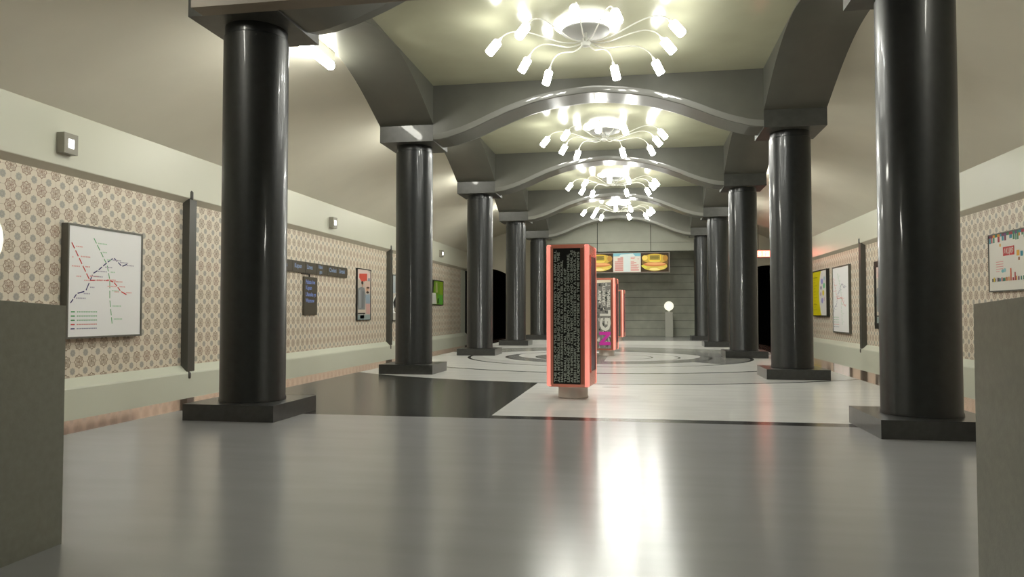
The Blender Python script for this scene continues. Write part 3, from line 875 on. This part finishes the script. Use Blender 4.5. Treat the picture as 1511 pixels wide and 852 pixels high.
make_parapet(-2.09, -1.715, 30.35, 30.72, .985, 0., 30.53, 'grey stone post lightened as if lit, at far left, hidden behind the nearest pylon', True)

# ------------------------------------------------------------------ menu board under the far lintel
t = thing('menu_board', 'backlit menu board with two hot dog pictures under the far lintel', 'sign', (.275, 28.14, 2.47), 0)
bw, bh = 3.14, .76
bm = bmesh.new(); box(bm, -bw/2, bw/2, 0, .14, 0, bh)
obj('box', bm, mat('board_casing', (.16, .15, .13), .4), t, bevel=.008)
bm = bmesh.new()
for a in ((-bw/2, bw/2, 0, .025), (-bw/2, bw/2, bh-.025, bh), (-bw/2, -bw/2+.025, .025, bh-.025), (bw/2-.025, bw/2, .025, bh-.025)):
    box(bm, a[0], a[1], -.015, .0, a[2], a[3])
obj('frame', bm, mat('board_frame', (.30, .25, .20), .4), t)
def hotdog(u0, w, h, G):
    a = Art(); U = lambda x: u0+x*w
    V = lambda y: (1-y)*h
    a.rect(u0, 0, u0+w, h, (52, 36, 14), G)
    a.ell(U(.5), V(.5), .47*w, .56*h*.85, (112, 84, 34), G)
    a.ell(U(.5), V(.30), .46*w, .25*h, (190, 160, 66), G)
    a.ell(U(.5), V(.70), .45*w, .24*h, (200, 178, 78), G)
    a.ell(U(.14), V(.25), .10*w, .13*h, (224, 196, 96), G); a.ell(U(.88), V(.28), .09*w, .16*h, (170, 124, 48), G)
    a.ell(U(.50), V(.60), .41*w, .115*h, (196, 122, 66), G)
    a.ell(U(.52), V(.57), .36*w, .06*h, (220, 160, 104), G)
    a.ell(U(.12), V(.72), .11*w, .07*h, (206, 200, 72), G, rot=-.4)
    a.ell(U(.5), V(.86), .20*w, .07*h, (232, 214, 140), G); a.ell(U(.72), V(.80), .13*w, .06*h, (220, 190, 96), G)
    a.ell(U(.5), V(.44), .20*w, .06*h, (214, 196, 90), G)
    L = 16
    for (x0, y0, x1, y1) in ((.28, .08, .72, .115), (.28, .37, .72, .405), (.28, .08, .31, .40), (.69, .08, .72, .40)):
        a.rect(U(x0), V(y1), U(x1), V(y0), (224, 190, 60), G, L)
    a.rect(U(.32), V(.36), U(.68), V(.13), (150, 134, 54), G, L-1)
    for i, y in enumerate((.15, .20, .25, .30)): a.rect(U(.34), V(y+.022), U(.66-(i % 2)*.04), V(y), (84, 70, 26), G, L)
    return a
G = .13
pw = (bw-.05)/3
F = lambda u, v, hh: (-bw/2+.025+u, -.001-hh, .025+v)
ph = bh-.05
for i in (0, 2):
    o = hotdog(i*pw, pw-.01, ph, G).build('picture_panel', F, t); o['label'] = 'yellow hot dog picture on the %s of the board' % ('left' if i == 0 else 'right')
a = Art(); u0 = pw; U = lambda x: u0+x*(pw-.01)
V = lambda y: (1-y)*ph
a.rect(U(0), 0, U(1), ph, (206, 200, 188), G); a.rect(U(0), V(.16), U(1), ph, (120, 176, 188), G); a.poly([(U(.2), V(.18)), (U(.28), V(.06)), (U(.72), V(.02)), (U(.80), V(.16)), (U(.7), V(.2))], (196, 210, 206), G)
a.rect(U(.38), V(1), U(.62), V(.14), (196, 206, 204), G)
for i in range(13):
    y = .20+i*.058
    a.rect(U(.06+(.2 if i == 0 else .1 if i < 4 else 0)), V(y+.036), U(.36), V(y), (190, 112, 108), G, 6)
    if i not in (2, 3): a.rect(U(.64), V(y+.026), U((.80, .78, 0, 0, .76, .84, .76, .93, .86, .94, .90, .94, .94)[i]), V(y), (196, 96, 96), G, 6)
a.rect(U(.88), V(.31), U(.94), V(.29), (170, 90, 90), G, 6)
o = a.build('menu_panel', F, t); o['label'] = 'pale blue menu sheet with red price lines'

# ------------------------------------------------------------------ camera, world, view
w = bpy.data.worlds.new('w'); S.world = w; w.use_nodes = True
w.node_tree.nodes['Background'].inputs[0].default_value = (.5, .5, .45, 1); w.node_tree.nodes['Background'].inputs[1].default_value = .3
cam = bpy.data.cameras.new('camera'); co = bpy.data.objects.new('camera', cam); C.objects.link(co); S.camera = co
f, yaw, pitch, cx, cz = 1090.5, -.1688, .0324, .6709, .9744
cam.sensor_width = 36.; cam.lens = f*36/1511; cam.clip_start = .05; cam.clip_end = 200
fw = Vector((math.sin(yaw)*math.cos(pitch), math.cos(yaw)*math.cos(pitch), math.sin(pitch)))
co.location = (cx, 0, cz); co.rotation_euler = fw.to_track_quat('-Z', 'Y').to_euler()

S.view_settings.view_transform = 'Standard'; S.view_settings.look = 'None'
S.view_settings.gamma = 1.; S.view_settings.use_curve_mapping = False
S.view_settings.exposure = 1.12
S.cycles.max_bounces = 8; S.cycles.diffuse_bounces = 5; S.cycles.glossy_bounces = 4
S.cycles.sample_clamp_indirect = 8.
